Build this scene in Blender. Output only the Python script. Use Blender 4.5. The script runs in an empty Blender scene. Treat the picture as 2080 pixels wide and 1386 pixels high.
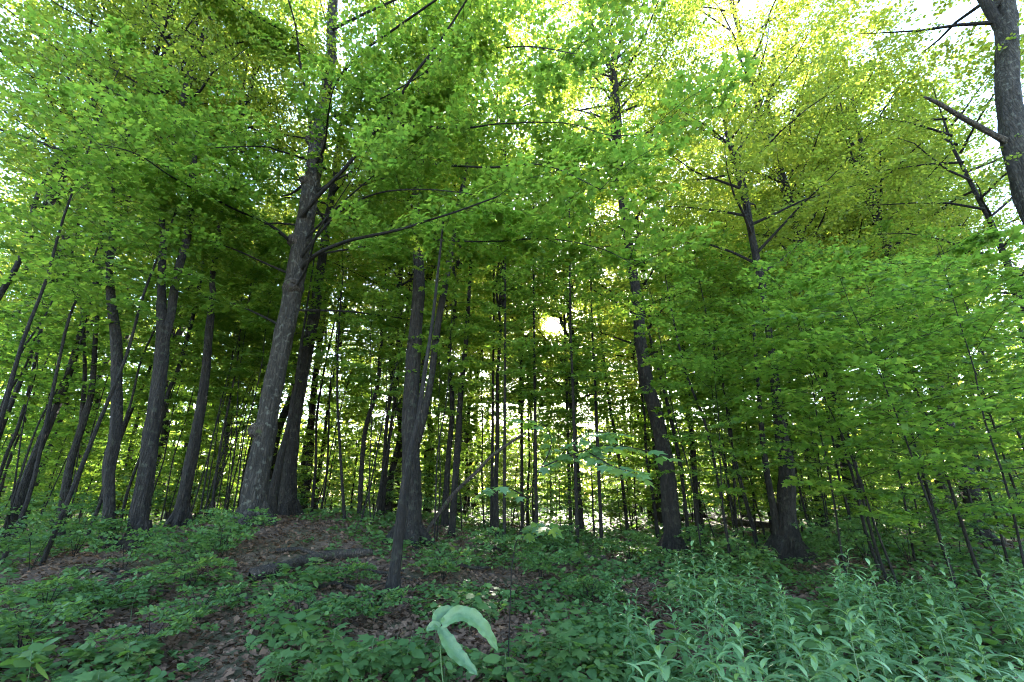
import bpy, math, random
import numpy as np
from mathutils import Vector, Matrix, noise

# ------------------------------------------------------------------ camera, sky, sun, exposure
SC = bpy.context.scene
COL = SC.collection
F, CX, CY = 900.0, 1040.0, 693.0          # focal length and centre in photograph pixels
CAM_H, PITCH = 1.5, math.radians(19.4)
cam = bpy.data.cameras.new('camera'); cam_o = bpy.data.objects.new('camera', cam); COL.objects.link(cam_o)
cam.sensor_width = 36.0; cam.lens = 36.0 * F / 2080.0; cam.clip_end = 2000.0; cam.clip_start = 0.05
cam_o.location = (0, 0, CAM_H); cam_o.rotation_euler = (math.pi / 2 + PITCH, 0, 0)
SC.camera = cam_o

def ray(px, py):
    r = Vector(((px - CX) / F, 0, 0)) + Vector((0, math.cos(PITCH), math.sin(PITCH)))
    return r + Vector((0, -math.sin(PITCH), math.cos(PITCH))) * ((CY - py) / F)

SUN_DIR = ray(1123, 663).normalized()
elev = math.asin(SUN_DIR.z); azim = math.atan2(SUN_DIR.x, SUN_DIR.y)
W = bpy.data.worlds.new('World'); SC.world = W; W.use_nodes = True
wn = W.node_tree; wn.nodes.clear()
wo = wn.nodes.new('ShaderNodeOutputWorld'); bg = wn.nodes.new('ShaderNodeBackground'); sky = wn.nodes.new('ShaderNodeTexSky')
sky.sky_type = 'NISHITA'; sky.sun_disc = True; sky.sun_size = math.radians(1.3); sky.sun_intensity = 0.004
sky.sun_elevation = elev; sky.sun_rotation = azim; sky.dust_density = 0.6; sky.air_density = 1.0
bg.inputs[1].default_value = 0.15
wn.links.new(sky.outputs[0], bg.inputs[0]); wn.links.new(bg.outputs[0], wo.inputs[0])
sl = bpy.data.lights.new('sun', 'SUN'); sl.energy = 4.8; sl.angle = math.radians(0.5); sl.color = (1.0, 0.93, 0.80)
so = bpy.data.objects.new('sun', sl); COL.objects.link(so)
so.rotation_euler = (-SUN_DIR).to_track_quat('-Z', 'Y').to_euler()
SC.view_settings.view_transform = 'Standard'; SC.view_settings.look = 'None'
SC.view_settings.gamma = 1.0; SC.view_settings.use_curve_mapping = False
SC.view_settings.exposure = 3.65
cy = SC.cycles
cy.max_bounces = 10; cy.diffuse_bounces = 7; cy.glossy_bounces = 2; cy.transmission_bounces = 6; cy.transparent_max_bounces = 2
cy.sample_clamp_indirect = 6.0; cy.use_adaptive_sampling = True; cy.adaptive_threshold = 0.02
cy.use_denoising = True; cy.filter_width = 1.1; cy.caustics_reflective = False; cy.caustics_refractive = False
try:
    cy.denoiser = 'OPENIMAGEDENOISE'; cy.denoising_input_passes = 'RGB_ALBEDO_NORMAL'; cy.denoising_prefilter = 'NONE'
except Exception:
    pass

RNG = np.random.default_rng(7); random.seed(7)

# ------------------------------------------------------------------ helpers
def sstep(a, b, x):
    t = np.clip((x - a) / (b - a), 0, 1); return t * t * (3 - 2 * t)

def ground_z(x, y):
    """height of the forest floor: a low rise on the left and towards the back"""
    z = 0.18 * sstep(6, 13, y)
    z += 0.80 * np.exp(-((x + 5.8) / 4.6) ** 2) * sstep(6.0, 11.0, y) * (1 - 0.6 * sstep(14, 26, y))
    z += 0.05 * np.sin(x * 0.9 + 1.3) * np.sin(y * 0.7) + 0.03 * np.sin(x * 2.1 + y * 1.3) + 0.02 * np.sin(3.7 * x - 2.9 * y)
    return z

def on_ground(px, py):
    """where the pixel's ray meets the forest floor"""
    r = ray(px, py); t = 2.0
    while t < 90:
        p = Vector((0, 0, CAM_H)) + r * t
        if p.z <= ground_z(p.x, p.y): return p
        t += 0.02
    return Vector((0, 0, CAM_H)) + r * 60

def px_radius(px, py, w, y):
    """radius of an upright cylinder that shows w pixels wide at that pixel and depth"""
    return 0.48 * w * (y / ray(px, py).y) / F * math.cos(math.atan((px - CX) / F))

def at_depth(px, py, y):
    r = ray(px, py); return Vector((0, 0, CAM_H)) + r * (y / r.y)

def new_obj(name, mesh, parent=None):
    o = bpy.data.objects.new(name, mesh); COL.objects.link(o)
    if parent is not None: o.parent = parent
    return o

def thing(name, label, cat, loc=(0, 0, 0), rz=0.0, group=None, scale=1.0):
    o = bpy.data.objects.new(name, None); COL.objects.link(o)
    o.empty_display_size = 0.2
    o.location = loc; o.rotation_euler = (0, 0, rz); o.scale = (scale,) * 3
    o['label'] = label; o['category'] = cat
    if group: o['group'] = group
    return o

def mesh_np(name, V, Fc, mat, tint=None, smooth=False):
    """Fc: (m,k) array of faces that all have k corners"""
    V = np.asarray(V, np.float32); Fc = np.asarray(Fc, np.int32)
    me = bpy.data.meshes.new(name)
    me.vertices.add(len(V)); me.vertices.foreach_set('co', V.ravel())
    m, k = Fc.shape
    me.loops.add(m * k); me.loops.foreach_set('vertex_index', Fc.ravel())
    me.polygons.add(m); me.polygons.foreach_set('loop_start', np.arange(m, dtype=np.int32) * k)
    me.polygons.foreach_set('loop_total', np.full(m, k, np.int32))
    if smooth: me.polygons.foreach_set('use_smooth', np.ones(m, bool))
    if tint is not None:
        a = me.attributes.new('tint', 'FLOAT', 'POINT'); a.data.foreach_set('value', np.asarray(tint, np.float32))
    me.materials.append(mat); me.update(calc_edges=True)
    return me

# ------------------------------------------------------------------ materials
def nodes_mat(name):
    m = bpy.data.materials.new(name); m.use_nodes = True
    nt = m.node_tree; nt.nodes.clear()
    return m, nt, (lambda t: nt.nodes.new(t)), nt.links.new

def ramp(nt, stops):
    r = nt.nodes.new('ShaderNodeValToRGB')
    while len(r.color_ramp.elements) > len(stops): r.color_ramp.elements.remove(r.color_ramp.elements[-1])
    while len(r.color_ramp.elements) < len(stops): r.color_ramp.elements.new(1.0)
    for e, (p, c) in zip(r.color_ramp.elements, stops): e.position = p; e.color = (*c, 1)
    return r

def leaf_mat(name, stops, tstops, trans=0.5, rough=0.5, spec=0.35):
    m, nt, N, L = nodes_mat(name)
    out = N('ShaderNodeOutputMaterial'); mix = N('ShaderNodeMixShader'); pr = N('ShaderNodeBsdfPrincipled'); tr = N('ShaderNodeBsdfTranslucent')
    at = N('ShaderNodeAttribute'); at.attribute_name = 'tint'
    oi = N('ShaderNodeObjectInfo')
    ma = N('ShaderNodeMath'); ma.operation = 'MULTIPLY_ADD'; ma.inputs[1].default_value = 0.7
    mb = N('ShaderNodeMath'); mb.operation = 'MULTIPLY'; mb.inputs[1].default_value = 0.3
    L(oi.outputs['Random'], mb.inputs[0]); L(at.outputs['Fac'], ma.inputs[0]); L(mb.outputs[0], ma.inputs[2])
    r1 = ramp(nt, stops); r2 = ramp(nt, tstops)
    L(ma.outputs[0], r1.inputs[0]); L(ma.outputs[0], r2.inputs[0])
    L(r1.outputs[0], pr.inputs['Base Color']); L(r2.outputs[0], tr.inputs['Color'])
    pr.inputs['Roughness'].default_value = rough; pr.inputs['Specular IOR Level'].default_value = spec
    mix.inputs[0].default_value = trans
    L(pr.outputs[0], mix.inputs[1]); L(tr.outputs[0], mix.inputs[2]); L(mix.outputs[0], out.inputs[0])
    return m

M_MAPLE = leaf_mat('maple_leaf', [(0, (0.040, 0.095, 0.022)), (0.5, (0.070, 0.14, 0.028)), (1, (0.11, 0.18, 0.035))],
                   [(0, (0.13, 0.27, 0.03)), (0.5, (0.22, 0.37, 0.035)), (1, (0.36, 0.44, 0.045))], 0.62)
M_CANOPY = leaf_mat('canopy_leaf', [(0, (0.040, 0.09, 0.016)), (0.5, (0.07, 0.125, 0.02)), (1, (0.11, 0.16, 0.025))],
                    [(0, (0.19, 0.31, 0.03)), (0.5, (0.31, 0.39, 0.04)), (1, (0.48, 0.46, 0.05))], 0.62)
M_SHRUB = leaf_mat('shrub_leaf', [(0, (0.032, 0.08, 0.026)), (0.5, (0.06, 0.125, 0.04)), (0.85, (0.10, 0.165, 0.05)), (1, (0.16, 0.19, 0.05))],
                   [(0, (0.10, 0.24, 0.03)), (1, (0.22, 0.36, 0.05))], 0.4, 0.6, 0.22)
M_HERB = leaf_mat('herb_leaf', [(0, (0.06, 0.14, 0.055)), (0.6, (0.09, 0.185, 0.075)), (1, (0.20, 0.32, 0.15))],
                  [(0, (0.12, 0.26, 0.04)), (1, (0.24, 0.38, 0.06))], 0.4, 0.42, 0.5)
M_PALE = leaf_mat('pale_leaf', [(0, (0.06, 0.13, 0.06)), (1, (0.125, 0.225, 0.10))], [(0, (0.2, 0.38, 0.08)), (1, (0.28, 0.46, 0.1))], 0.4, 0.4, 0.5)
def add_veins(m, scale, amount):
    nt = m.node_tree; pr = next(n for n in nt.nodes if n.type == 'BSDF_PRINCIPLED'); tc = nt.nodes.new('ShaderNodeTexCoord'); nz = nt.nodes.new('ShaderNodeTexNoise'); nz.inputs['Scale'].default_value = scale; nz.inputs['Detail'].default_value = 5
    nt.links.new(tc.outputs['Object'], nz.inputs['Vector']); bp = nt.nodes.new('ShaderNodeBump'); bp.inputs['Strength'].default_value = amount; bp.inputs['Distance'].default_value = 0.01
    nt.links.new(nz.outputs['Fac'], bp.inputs['Height']); nt.links.new(bp.outputs[0], pr.inputs['Normal'])
    hs = nt.nodes.new('ShaderNodeMix'); hs.data_type = 'RGBA'; hs.blend_type = 'MULTIPLY'; hs.inputs[0].default_value = 0.6; src = pr.inputs['Base Color'].links[0].from_socket
    rp = ramp(nt, [(0.3, (0.55, 0.6, 0.5)), (0.65, (1, 1, 1))]); nt.links.new(nz.outputs['Fac'], rp.inputs[0]); nt.links.new(src, hs.inputs[6]); nt.links.new(rp.outputs[0], hs.inputs[7]); nt.links.new(hs.outputs[2], pr.inputs['Base Color'])
add_veins(M_PALE, 45, 0.6)
M_LITTER = leaf_mat('dead_leaf', [(0, (0.05, 0.032, 0.022)), (0.6, (0.12, 0.075, 0.05)), (1, (0.24, 0.16, 0.11))],
                    [(0, (0.06, 0.03, 0.015)), (1, (0.16, 0.09, 0.04))], 0.12, 0.85, 0.08)
M_STEM = leaf_mat('green_stem', [(0, (0.06, 0.11, 0.04)), (1, (0.10, 0.15, 0.06))], [(0, (0.05, 0.1, 0.02)), (1, (0.1, 0.2, 0.04))], 0.15)

def bark_mat(name, dark, mid, light, scale=1.0, lichen=0.0, lcol=(0.3, 0.33, 0.26)):
    m, nt, N, L = nodes_mat(name)
    out = N('ShaderNodeOutputMaterial'); pr = N('ShaderNodeBsdfPrincipled')
    tc = N('ShaderNodeTexCoord'); mp = N('ShaderNodeMapping'); mp.inputs['Scale'].default_value = (14 * scale, 14 * scale, 2.2 * scale)
    L(tc.outputs['Object'], mp.inputs[0])
    n1 = N('ShaderNodeTexNoise'); n1.inputs['Scale'].default_value = 1.0; n1.inputs['Detail'].default_value = 6; n1.inputs['Roughness'].default_value = 0.65
    L(mp.outputs[0], n1.inputs['Vector'])
    vo = N('ShaderNodeTexVoronoi'); vo.feature = 'DISTANCE_TO_EDGE'; vo.inputs['Scale'].default_value = 1.6
    mxv = N('ShaderNodeVectorMath'); mxv.operation = 'ADD'
    L(mp.outputs[0], mxv.inputs[0]); L(n1.outputs['Color'], mxv.inputs[1]); L(mxv.outputs[0], vo.inputs['Vector'])
    r = ramp(nt, [(0.30, dark), (0.52, mid), (0.75, light)]); L(n1.outputs['Fac'], r.inputs[0])
    rv = ramp(nt, [(0.0, (0.35, 0.35, 0.35)), (0.22, (1, 1, 1))]); L(vo.outputs['Distance'], rv.inputs[0])
    mul = N('ShaderNodeMix'); mul.data_type = 'RGBA'; mul.blend_type = 'MULTIPLY'; mul.inputs[0].default_value = 0.8
    L(r.outputs[0], mul.inputs[6]); L(rv.outputs[0], mul.inputs[7])
    col = mul.outputs[2]
    n2 = N('ShaderNodeTexNoise'); n2.inputs['Scale'].default_value = 9.0; n2.inputs['Detail'].default_value = 5; L(tc.outputs['Object'], n2.inputs['Vector'])
    r2 = ramp(nt, [(0.56, (0, 0, 0)), (0.66, (lichen,) * 3)]); L(n2.outputs['Fac'], r2.inputs[0])
    m2 = N('ShaderNodeMix'); m2.data_type = 'RGBA'; L(r2.outputs[0], m2.inputs[0]); L(col, m2.inputs[6]); m2.inputs[7].default_value = (*lcol, 1)
    L(m2.outputs[2], pr.inputs['Base Color']); pr.inputs['Roughness'].default_value = 0.85; pr.inputs['Specular IOR Level'].default_value = 0.25
    add = N('ShaderNodeMath'); add.operation = 'MULTIPLY'; L(n1.outputs['Fac'], add.inputs[0]); L(rv.outputs[0], add.inputs[1])
    bp = N('ShaderNodeBump'); bp.inputs['Strength'].default_value = 1.0; bp.inputs['Distance'].default_value = 0.06
    L(add.outputs[0], bp.inputs['Height']); L(bp.outputs[0], pr.inputs['Normal']); L(pr.outputs[0], out.inputs[0])
    return m

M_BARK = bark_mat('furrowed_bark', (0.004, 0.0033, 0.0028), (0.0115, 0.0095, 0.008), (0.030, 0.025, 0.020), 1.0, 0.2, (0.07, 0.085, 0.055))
M_MAPLEBARK = bark_mat('grey_maple_bark', (0.009, 0.008, 0.0065), (0.026, 0.023, 0.019), (0.055, 0.050, 0.042), 0.8, 0.35, (0.13, 0.135, 0.11))
M_RIDGED = bark_mat('ridged_bark', (0.016, 0.013, 0.010), (0.046, 0.038, 0.031), (0.095, 0.082, 0.068), 0.55, 0.15, (0.12, 0.12, 0.09))
M_TWIG = bark_mat('twig_bark', (0.006, 0.005, 0.004), (0.014, 0.012, 0.0095), (0.028, 0.025, 0.02), 2.0)
M_DEAD = bark_mat('rotten_wood', (0.02, 0.016, 0.013), (0.045, 0.036, 0.03), (0.09, 0.075, 0.06), 1.2, 0.4, (0.06, 0.10, 0.03))

def soil_mat():
    m, nt, N, L = nodes_mat('forest_floor')
    out = N('ShaderNodeOutputMaterial'); pr = N('ShaderNodeBsdfPrincipled'); tc = N('ShaderNodeTexCoord')
    n1 = N('ShaderNodeTexNoise'); n1.inputs['Scale'].default_value = 0.45; n1.inputs['Detail'].default_value = 4; L(tc.outputs['Object'], n1.inputs[0])
    n2 = N('ShaderNodeTexVoronoi'); n2.inputs['Scale'].default_value = 16; L(tc.outputs['Object'], n2.inputs[0])
    n3 = N('ShaderNodeTexNoise'); n3.inputs['Scale'].default_value = 30; n3.inputs['Detail'].default_value = 6; L(tc.outputs['Object'], n3.inputs[0])
    a = ramp(nt, [(0.25, (0.04, 0.026, 0.018)), (0.5, (0.085, 0.056, 0.04)), (0.8, (0.15, 0.105, 0.075))])
    mx = N('ShaderNodeMix'); mx.data_type = 'RGBA'; mx.inputs[0].default_value = 0.5
    L(n2.outputs['Color'], mx.inputs[6]); L(n3.outputs['Fac'], mx.inputs[7]); L(mx.outputs[2], a.inputs[0])
    g = ramp(nt, [(0.48, (0, 0, 0)), (0.62, (0.6, 0.6, 0.6))]); L(n1.outputs['Fac'], g.inputs[0])
    m2 = N('ShaderNodeMix'); m2.data_type = 'RGBA'; L(g.outputs[0], m2.inputs[0]); L(a.outputs[0], m2.inputs[6]); m2.inputs[7].default_value = (0.04, 0.07, 0.025, 1)
    L(m2.outputs[2], pr.inputs['Base Color']); pr.inputs['Roughness'].default_value = 0.9; pr.inputs['Specular IOR Level'].default_value = 0.15
    bp = N('ShaderNodeBump'); bp.inputs['Strength'].default_value = 0.8; bp.inputs['Distance'].default_value = 0.04
    L(mx.outputs[2], bp.inputs['Height']); L(bp.outputs[0], pr.inputs['Normal']); L(pr.outputs[0], out.inputs[0])
    return m
M_SOIL = soil_mat()

# ------------------------------------------------------------------ ground
def build_ground():
    n = 260
    u = np.linspace(-1, 1, n); xs = np.sign(u) * (16 * np.abs(u) + 500 * np.abs(u) ** 5)
    v = np.linspace(0, 1, n); ys = -20 + 50 * v + 600 * v ** 6
    X, Y = np.meshgrid(xs, ys)
    Z = ground_z(X, Y) * np.where(np.abs(X) < 60, 1, 0.5)
    near = (np.abs(X) < 18) & (Y > 0) & (Y < 24)
    for i, j in zip(*np.nonzero(near)):
        Z[i, j] += 0.035 * noise.noise((X[i, j] * 1.7, Y[i, j] * 1.7, 3.1)) + 0.015 * noise.noise((X[i, j] * 6, Y[i, j] * 6, 1.1))
    V = np.stack([X, Y, Z], -1).reshape(-1, 3)
    i = np.arange(n - 1); A = (i[:, None] * n + i[None, :]).ravel()
    Fq = np.stack([A, A + 1, A + n + 1, A + n], -1)
    o = new_obj('ground', mesh_np('ground', V, Fq, M_SOIL, smooth=True)); o['kind'] = 'structure'
build_ground()

# ------------------------------------------------------------------ tubes
class Tubes:
    def __init__(s): s.V = []; s.F = []; s.n = 0
    def add(s, pts, rad, sides=8, rough=0.0, seed=0.0, cap=True):
        pts = [Vector(p) for p in pts]; k = len(pts)
        ref = Vector((0.31, 0.95, 0.05)).normalized(); ring = []
        for i, p in enumerate(pts):
            d = (pts[min(i + 1, k - 1)] - pts[max(i - 1, 0)])
            d = d.normalized() if d.length > 1e-9 else Vector((0, 0, 1))
            a = d.cross(ref)
            a = a.normalized() if a.length > 1e-3 else d.cross(Vector((1, 0, 0))).normalized()
            b = d.cross(a)
            for q in range(sides):
                th = 2 * math.pi * q / sides
                r = rad[i]
                if rough:
                    r *= 1 + rough * (noise.noise((math.cos(th) * 1.6 + seed, math.sin(th) * 1.6, p.z * 1.3 + seed)) + 0.5 * noise.noise((math.cos(th) * 4 + seed, math.sin(th) * 4, p.z * 3.1)) + (0.45 * noise.noise((math.cos(th) * 9 + seed, math.sin(th) * 9, p.z * 1.5)) if sides > 16 else 0))
                ring.append(p + (a * math.cos(th) + b * math.sin(th)) * r)
        base = s.n; s.V += [tuple(v) for v in ring]; s.n += len(ring)
        for i in range(k - 1):
            for q in range(sides):
                q2 = (q + 1) % sides
                s.F.append((base + i * sides + q, base + i * sides + q2, base + (i + 1) * sides + q2, base + (i + 1) * sides + q))
        if cap:
            s.V.append(tuple(pts[-1])); t = s.n; s.n += 1
            for q in range(sides): s.F.append((base + (k - 1) * sides + q, base + (k - 1) * sides + (q + 1) % sides, t, t))
    def mesh(s, name, mat):
        me = bpy.data.meshes.new(name)
        me.from_pydata(s.V, [], [f if f[2] != f[3] else f[:3] for f in s.F]); me.materials.append(mat)
        me.polygons.foreach_set('use_smooth', np.ones(len(me.polygons), bool)); me.update()
        return me

def smooth_path(pts, rad, step=0.12):
    """Catmull-Rom through the points"""
    P = [Vector(p) for p in pts]; out = []; ro = []
    for i in range(len(P) - 1):
        p0 = P[max(i - 1, 0)]; p1 = P[i]; p2 = P[i + 1]; p3 = P[min(i + 2, len(P) - 1)]
        n = max(1, int((p2 - p1).length / step))
        for j in range(n):
            t = j / n
            out.append(0.5 * ((2 * p1) + (p2 - p0) * t + (2 * p0 - 5 * p1 + 4 * p2 - p3) * t * t + (3 * p1 - p0 - 3 * p2 + p3) * t ** 3))
            ro.append(rad[i] + (rad[i + 1] - rad[i]) * t)
    out.append(P[-1]); ro.append(rad[-1])
    return out, ro

# ------------------------------------------------------------------ leaves
def fan(out, z=None):
    V = [(x, y, (0.06 * x - 0.22 * x * x) - 0.22 * abs(y)) for x, y in out]
    return np.array(V, np.float32), np.array([(0, i, i + 1) for i in range(1, len(out) - 1)], np.int32)
half = [(-0.06, 0.20), (0.10, 0.50), (0.28, 0.25), (0.62, 0.44), (0.60, 0.17)]
MAPLE_HI = fan([(0, 0)] + half[::1] + [(1, 0)] + [(x, -y) for x, y in half[::-1]])
half = [(0.10, 0.46), (0.34, 0.24), (0.64, 0.40)]
MAPLE = fan([(0, 0)] + half + [(1, 0)] + [(x, -y) for x, y in half[::-1]])
half = [(0.14, 0.40), (0.60, 0.36)]
HEX = fan([(0, 0)] + half + [(1, 0)] + [(x, -y) for x, y in half[::-1]])
DEADLEAF = (np.array([(0, 0, 0), (0.45, 0.34, 0.16), (1, 0.02, -0.05), (0.5, -0.34, 0.12)], np.float32), np.array([(0, 2, 1), (0, 3, 2)], np.int32))
half = [(0.18, 0.24), (0.42, 0.33), (0.72, 0.22)]
OVATE = fan([(0, 0)] + half + [(1, 0)] + [(x, -y) for x, y in half[::-1]])

def strip_leaf(n, wid, droop, fold=0.35, wav=0.0):
    V = []; Fc = []
    for i in range(n + 1):
        t = i / n; w = wid * (math.sin(math.pi * min(1, t ** 0.75 * 0.97 + 0.03))) ** 0.8 * 0.5
        z = 0.35 * t * droop * 0.6 - droop * t * t
        x = t * (1 - 0.25 * droop * t)
        wv = wav * math.sin(t * 19)
        V += [(x, w, z + fold * w + wv), (x, 0, z), (x, -w, z + fold * w - wv)]
    for i in range(n):
        a = i * 3
        for k in (0, 1): Fc += [(a + k, a + k + 1, a + k + 4), (a + k, a + k + 4, a + k + 3)]
    return np.array(V, np.float32), np.array(Fc, np.int32)
LANCE = strip_leaf(5, 0.25, 0.6)

class Leaves:
    """positions, normals, headings and sizes of many leaves"""
    def __init__(s): s.P = []; s.N = []; s.H = []; s.S = []
    def add(s, P, N, H, S): s.P.append(P); s.N.append(N); s.H.append(H); s.S.append(S)
    def mesh(s, name, tmpl, mat, tint=None):
        P, N, H, S = (np.concatenate(a) for a in (s.P, s.N, s.H, s.S))
        N = N / np.linalg.norm(N, axis=1, keepdims=True)
        H = H - N * (H * N).sum(1, keepdims=True); H /= np.maximum(np.linalg.norm(H, axis=1, keepdims=True), 1e-6)
        B = np.cross(N, H); T, Fc = tmpl; k = len(T); n = len(P)
        V = P[:, None] + S[:, None, None] * (T[None, :, 0:1] * H[:, None] + T[None, :, 1:2] * B[:, None] + T[None, :, 2:3] * N[:, None])
        FF = (Fc[None] + (np.arange(n) * k)[:, None, None]).reshape(-1, 3)
        tint = np.repeat(np.clip(RNG.normal(0.5, 0.22, n), 0, 1) if tint is None else tint, k)
        return mesh_np(name, V.reshape(-1, 3), FF, mat, tint)

def make_spray(rng, L=1.3, gap=0.088, leaf=0.105, jit=0.42):
    """a flat leafy branch along +x: leaf arrays and its twigs"""
    P, N, H, S, tw = [], [], [], [], []
    axis = lambda t: np.array([L * t, 0.10 * L * math.sin(t * 3 + ph) * t, L * (0.10 * t - 0.24 * t * t)])
    ph = rng.uniform(0, 6)
    tw.append([axis(t) for t in np.linspace(0, 1, 5)])
    t = 0.12; side = 1
    def leaf_at(p, d):
        for sgn in (1, -1):
            if rng.random() < 0.12: continue
            a = math.atan2(d[1], d[0]) + sgn * rng.uniform(0.45, 1.1)
            h = np.array([math.cos(a), math.sin(a), rng.uniform(-0.35, 0.1)])
            P.append(p + h * leaf * 0.35); H.append(h); S.append(leaf * rng.uniform(0.6, 1.2))
            N.append(np.array([rng.normal(0, jit), rng.normal(0, jit), 1.0]))
    while t < 1.0:
        p = axis(t); ll = L * 0.52 * (1 - 0.72 * t) * rng.uniform(0.75, 1.15); a = side * rng.uniform(0.6, 0.95)
        d = np.array([math.cos(a), math.sin(a), rng.uniform(-0.15, 0.12)])
        e = p + d * ll + np.array([0, 0, -0.12 * ll]); tw.append([p, e])
        q = gap * 0.8
        while q < ll:
            leaf_at(p + (e - p) * (q / ll), d); q += gap * rng.uniform(0.8, 1.3)
        leaf_at(e, d)
        t += gap * 1.05 / L * rng.uniform(0.9, 1.8); side = -side
    leaf_at(axis(1.0), np.array([1.0, 0, -0.2]))
    return [np.array(a, np.float32) for a in (P, N, H, S)], tw

SPR = [make_spray(np.random.default_rng(100 + i)) for i in range(10)]
SPR_SPARSE = [make_spray(np.random.default_rng(200 + i), 1.3, 0.12, 0.12, 0.45) for i in range(8)]
SPR_FINE = [make_spray(np.random.default_rng(240 + i), 1.4, 0.105, 0.105, 0.5) for i in range(8)]

def frame(d, roll=0.0):
    """rotation with x along d, z as near to up as can be"""
    x = Vector(d).normalized(); y = Vector((0, 0, 1)).cross(x)
    y = y.normalized() if y.length > 1e-3 else Vector((0, 1, 0)); z = x.cross(y)
    R = Matrix((x, y, z)).transposed()
    return np.array(R @ Matrix.Rotation(roll, 3, 'X'), np.float32)

def put_spray(lv, tb, spr, pos, d, scale, leafscale=1.0, roll=0.0, twig=0.006):
    (P, N, H, S), tw = spr
    R = frame(d, roll); pos = np.array(pos, np.float32)
    lv.add(P @ R.T * scale + pos, N @ R.T, H @ R.T, S * leafscale)
    if tb is not None:
        for k, line in enumerate(tw):
            if k and twig < 0.005: continue
            pts = [R @ np.array(q) * scale + pos for q in line]
            r0 = twig * (1.0 if k == 0 else 0.45)
            tb.add(pts, list(np.linspace(r0, r0 * 0.35, len(pts))), 3, cap=False)

def az_dir(a, el): return Vector((math.cos(a) * math.cos(el), math.sin(a) * math.cos(el), math.sin(el)))

def inst(parent, name, mesh, loc=(0, 0, 0), rz=0.0, sc=(1, 1, 1)):
    o = new_obj(name, mesh, parent); o.location = loc; o.rotation_euler = (0, 0, rz); o.scale = sc if hasattr(sc, '__len__') else (sc,) * 3
    return o

# ---- crown kinds ----------------------------------------------------------------
def make_sapling(seed, h, n, lo=0.25, slen=1.0, tmpl=MAPLE, mat=None, r0=0.03, sprs=SPR, lean=0.07):
    """a young tree: returns (stem mesh with its twigs, crown mesh)"""
    rng = random.Random(seed); tb = Tubes(); lv = Leaves()
    pts = []; x = y = 0.0; dx, dy = rng.uniform(-lean, lean), rng.uniform(-lean, lean)
    for i in range(9):
        pts.append(Vector((x, y, -0.15 + (h + 0.15) * i / 8))); x += dx + rng.uniform(-.09, .09) * h / 8; y += dy + rng.uniform(-.09, .09) * h / 8
    pr, rr = smooth_path(pts, [r0 * (1 - 0.85 * i / 8) for i in range(9)], 0.35)
    tb.add(pr, rr, 7, 0.12, seed)
    for k in range(n):
        t = lo + (1 - lo) * ((k + rng.random()) / n) ** 0.85
        i = min(int(t * (len(pr) - 1)), len(pr) - 2); f = t * (len(pr) - 1) - i; p = pr[i].lerp(pr[i + 1], f)
        a = k * 2.4 + rng.uniform(-.5, .5); prof = slen * (0.45 + 0.75 * math.sin(math.pi * min(1, (1 - (t - lo) / (1 - lo)) * 0.8 + 0.12)))
        put_spray(lv, tb, rng.choice(sprs), p, az_dir(a, rng.uniform(0.05, 0.4)), prof * rng.uniform(0.7, 1.2), rng.uniform(0.85, 1.15), rng.uniform(-.25, .25), 0.006)
    return tb.mesh('stem', M_TWIG), lv.mesh('crown', tmpl, mat or M_MAPLE)

def make_canopy(seed, H=9.0, R=3.6, limbs=20, per=11, leaf=1.0, tmpl=HEX, open_at=None):
    """upper crown of a tall tree, its origin where the first limb leaves the trunk"""
    rng = random.Random(seed); tb = Tubes(); lv = Leaves()
    tb.add([(0, 0, -0.4), (0.1, 0.05, H * 0.35), (-0.1, 0.1, H * 0.7), (0, 0, H)], [0.13, 0.10, 0.06, 0.015], 8, 0.1, seed)
    for k in range(limbs):
        t = k / limbs; z = H * (0.02 + 0.86 * t); a = k * 2.4 + rng.uniform(-.4, .4)
        ln = R * (0.55 + 0.6 * math.sin(math.pi * (0.2 + 0.75 * t))) * rng.uniform(0.75, 1.15); el = rng.uniform(0.2, 0.75) + 0.25 * t
        d = az_dir(a, el); p0 = Vector((0, 0, z)); pts = [p0]; dd = d.copy()
        for i in range(4):
            dd = (dd + Vector((rng.uniform(-.25, .25), rng.uniform(-.25, .25), rng.uniform(-.2, .12)))).normalized(); pts.append(pts[-1] + dd * ln / 4)
        if open_at is not None and any((v - v.dot(SUN_DIR) * SUN_DIR).length < 0.35 for i in range(4) for v in [pts[i].lerp(pts[i + 1], f) + open_at - Vector((0, 0, CAM_H)) for f in (0, .25, .5, .75, 1)]): continue
        tb.add(pts, [0.06, 0.045, 0.032, 0.02, 0.008], 5, 0.1, seed + k, False)
        for j in range(per):
            s = 0.25 + 0.75 * (j + rng.random()) / per; i = min(int(s * 4), 3); p = pts[i].lerp(pts[i + 1], s * 4 - i)
            a2 = a + rng.choice((-1, 1)) * rng.uniform(0.2, 1.5)
            spr = rng.choice(SPR_FINE); d2 = az_dir(a2, rng.uniform(-0.15, 0.65)); sc_ = rng.uniform(0.75, 1.35); roll = rng.uniform(-.6, .6)
            if open_at is not None:              # the gap in this crown through which the low sun shines
                q = spr[0][0] @ frame(d2, roll).T * sc_ + np.array(p + open_at) - np.array([0, 0, CAM_H]); u = np.array(SUN_DIR)
                if np.min(np.linalg.norm(q - (q @ u)[:, None] * u, axis=1)) < 0.36: continue
            put_spray(lv, tb, spr, p, d2, sc_, leaf * rng.uniform(0.85, 1.2), roll, 0.004)
    return tb.mesh('limb', M_BARK), lv.mesh('crown', tmpl, M_CANOPY)

CANOPY = [make_canopy(11 + i, 8.5 + i * 0.7, 3.5 + 0.2 * i) for i in range(5)]

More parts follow.
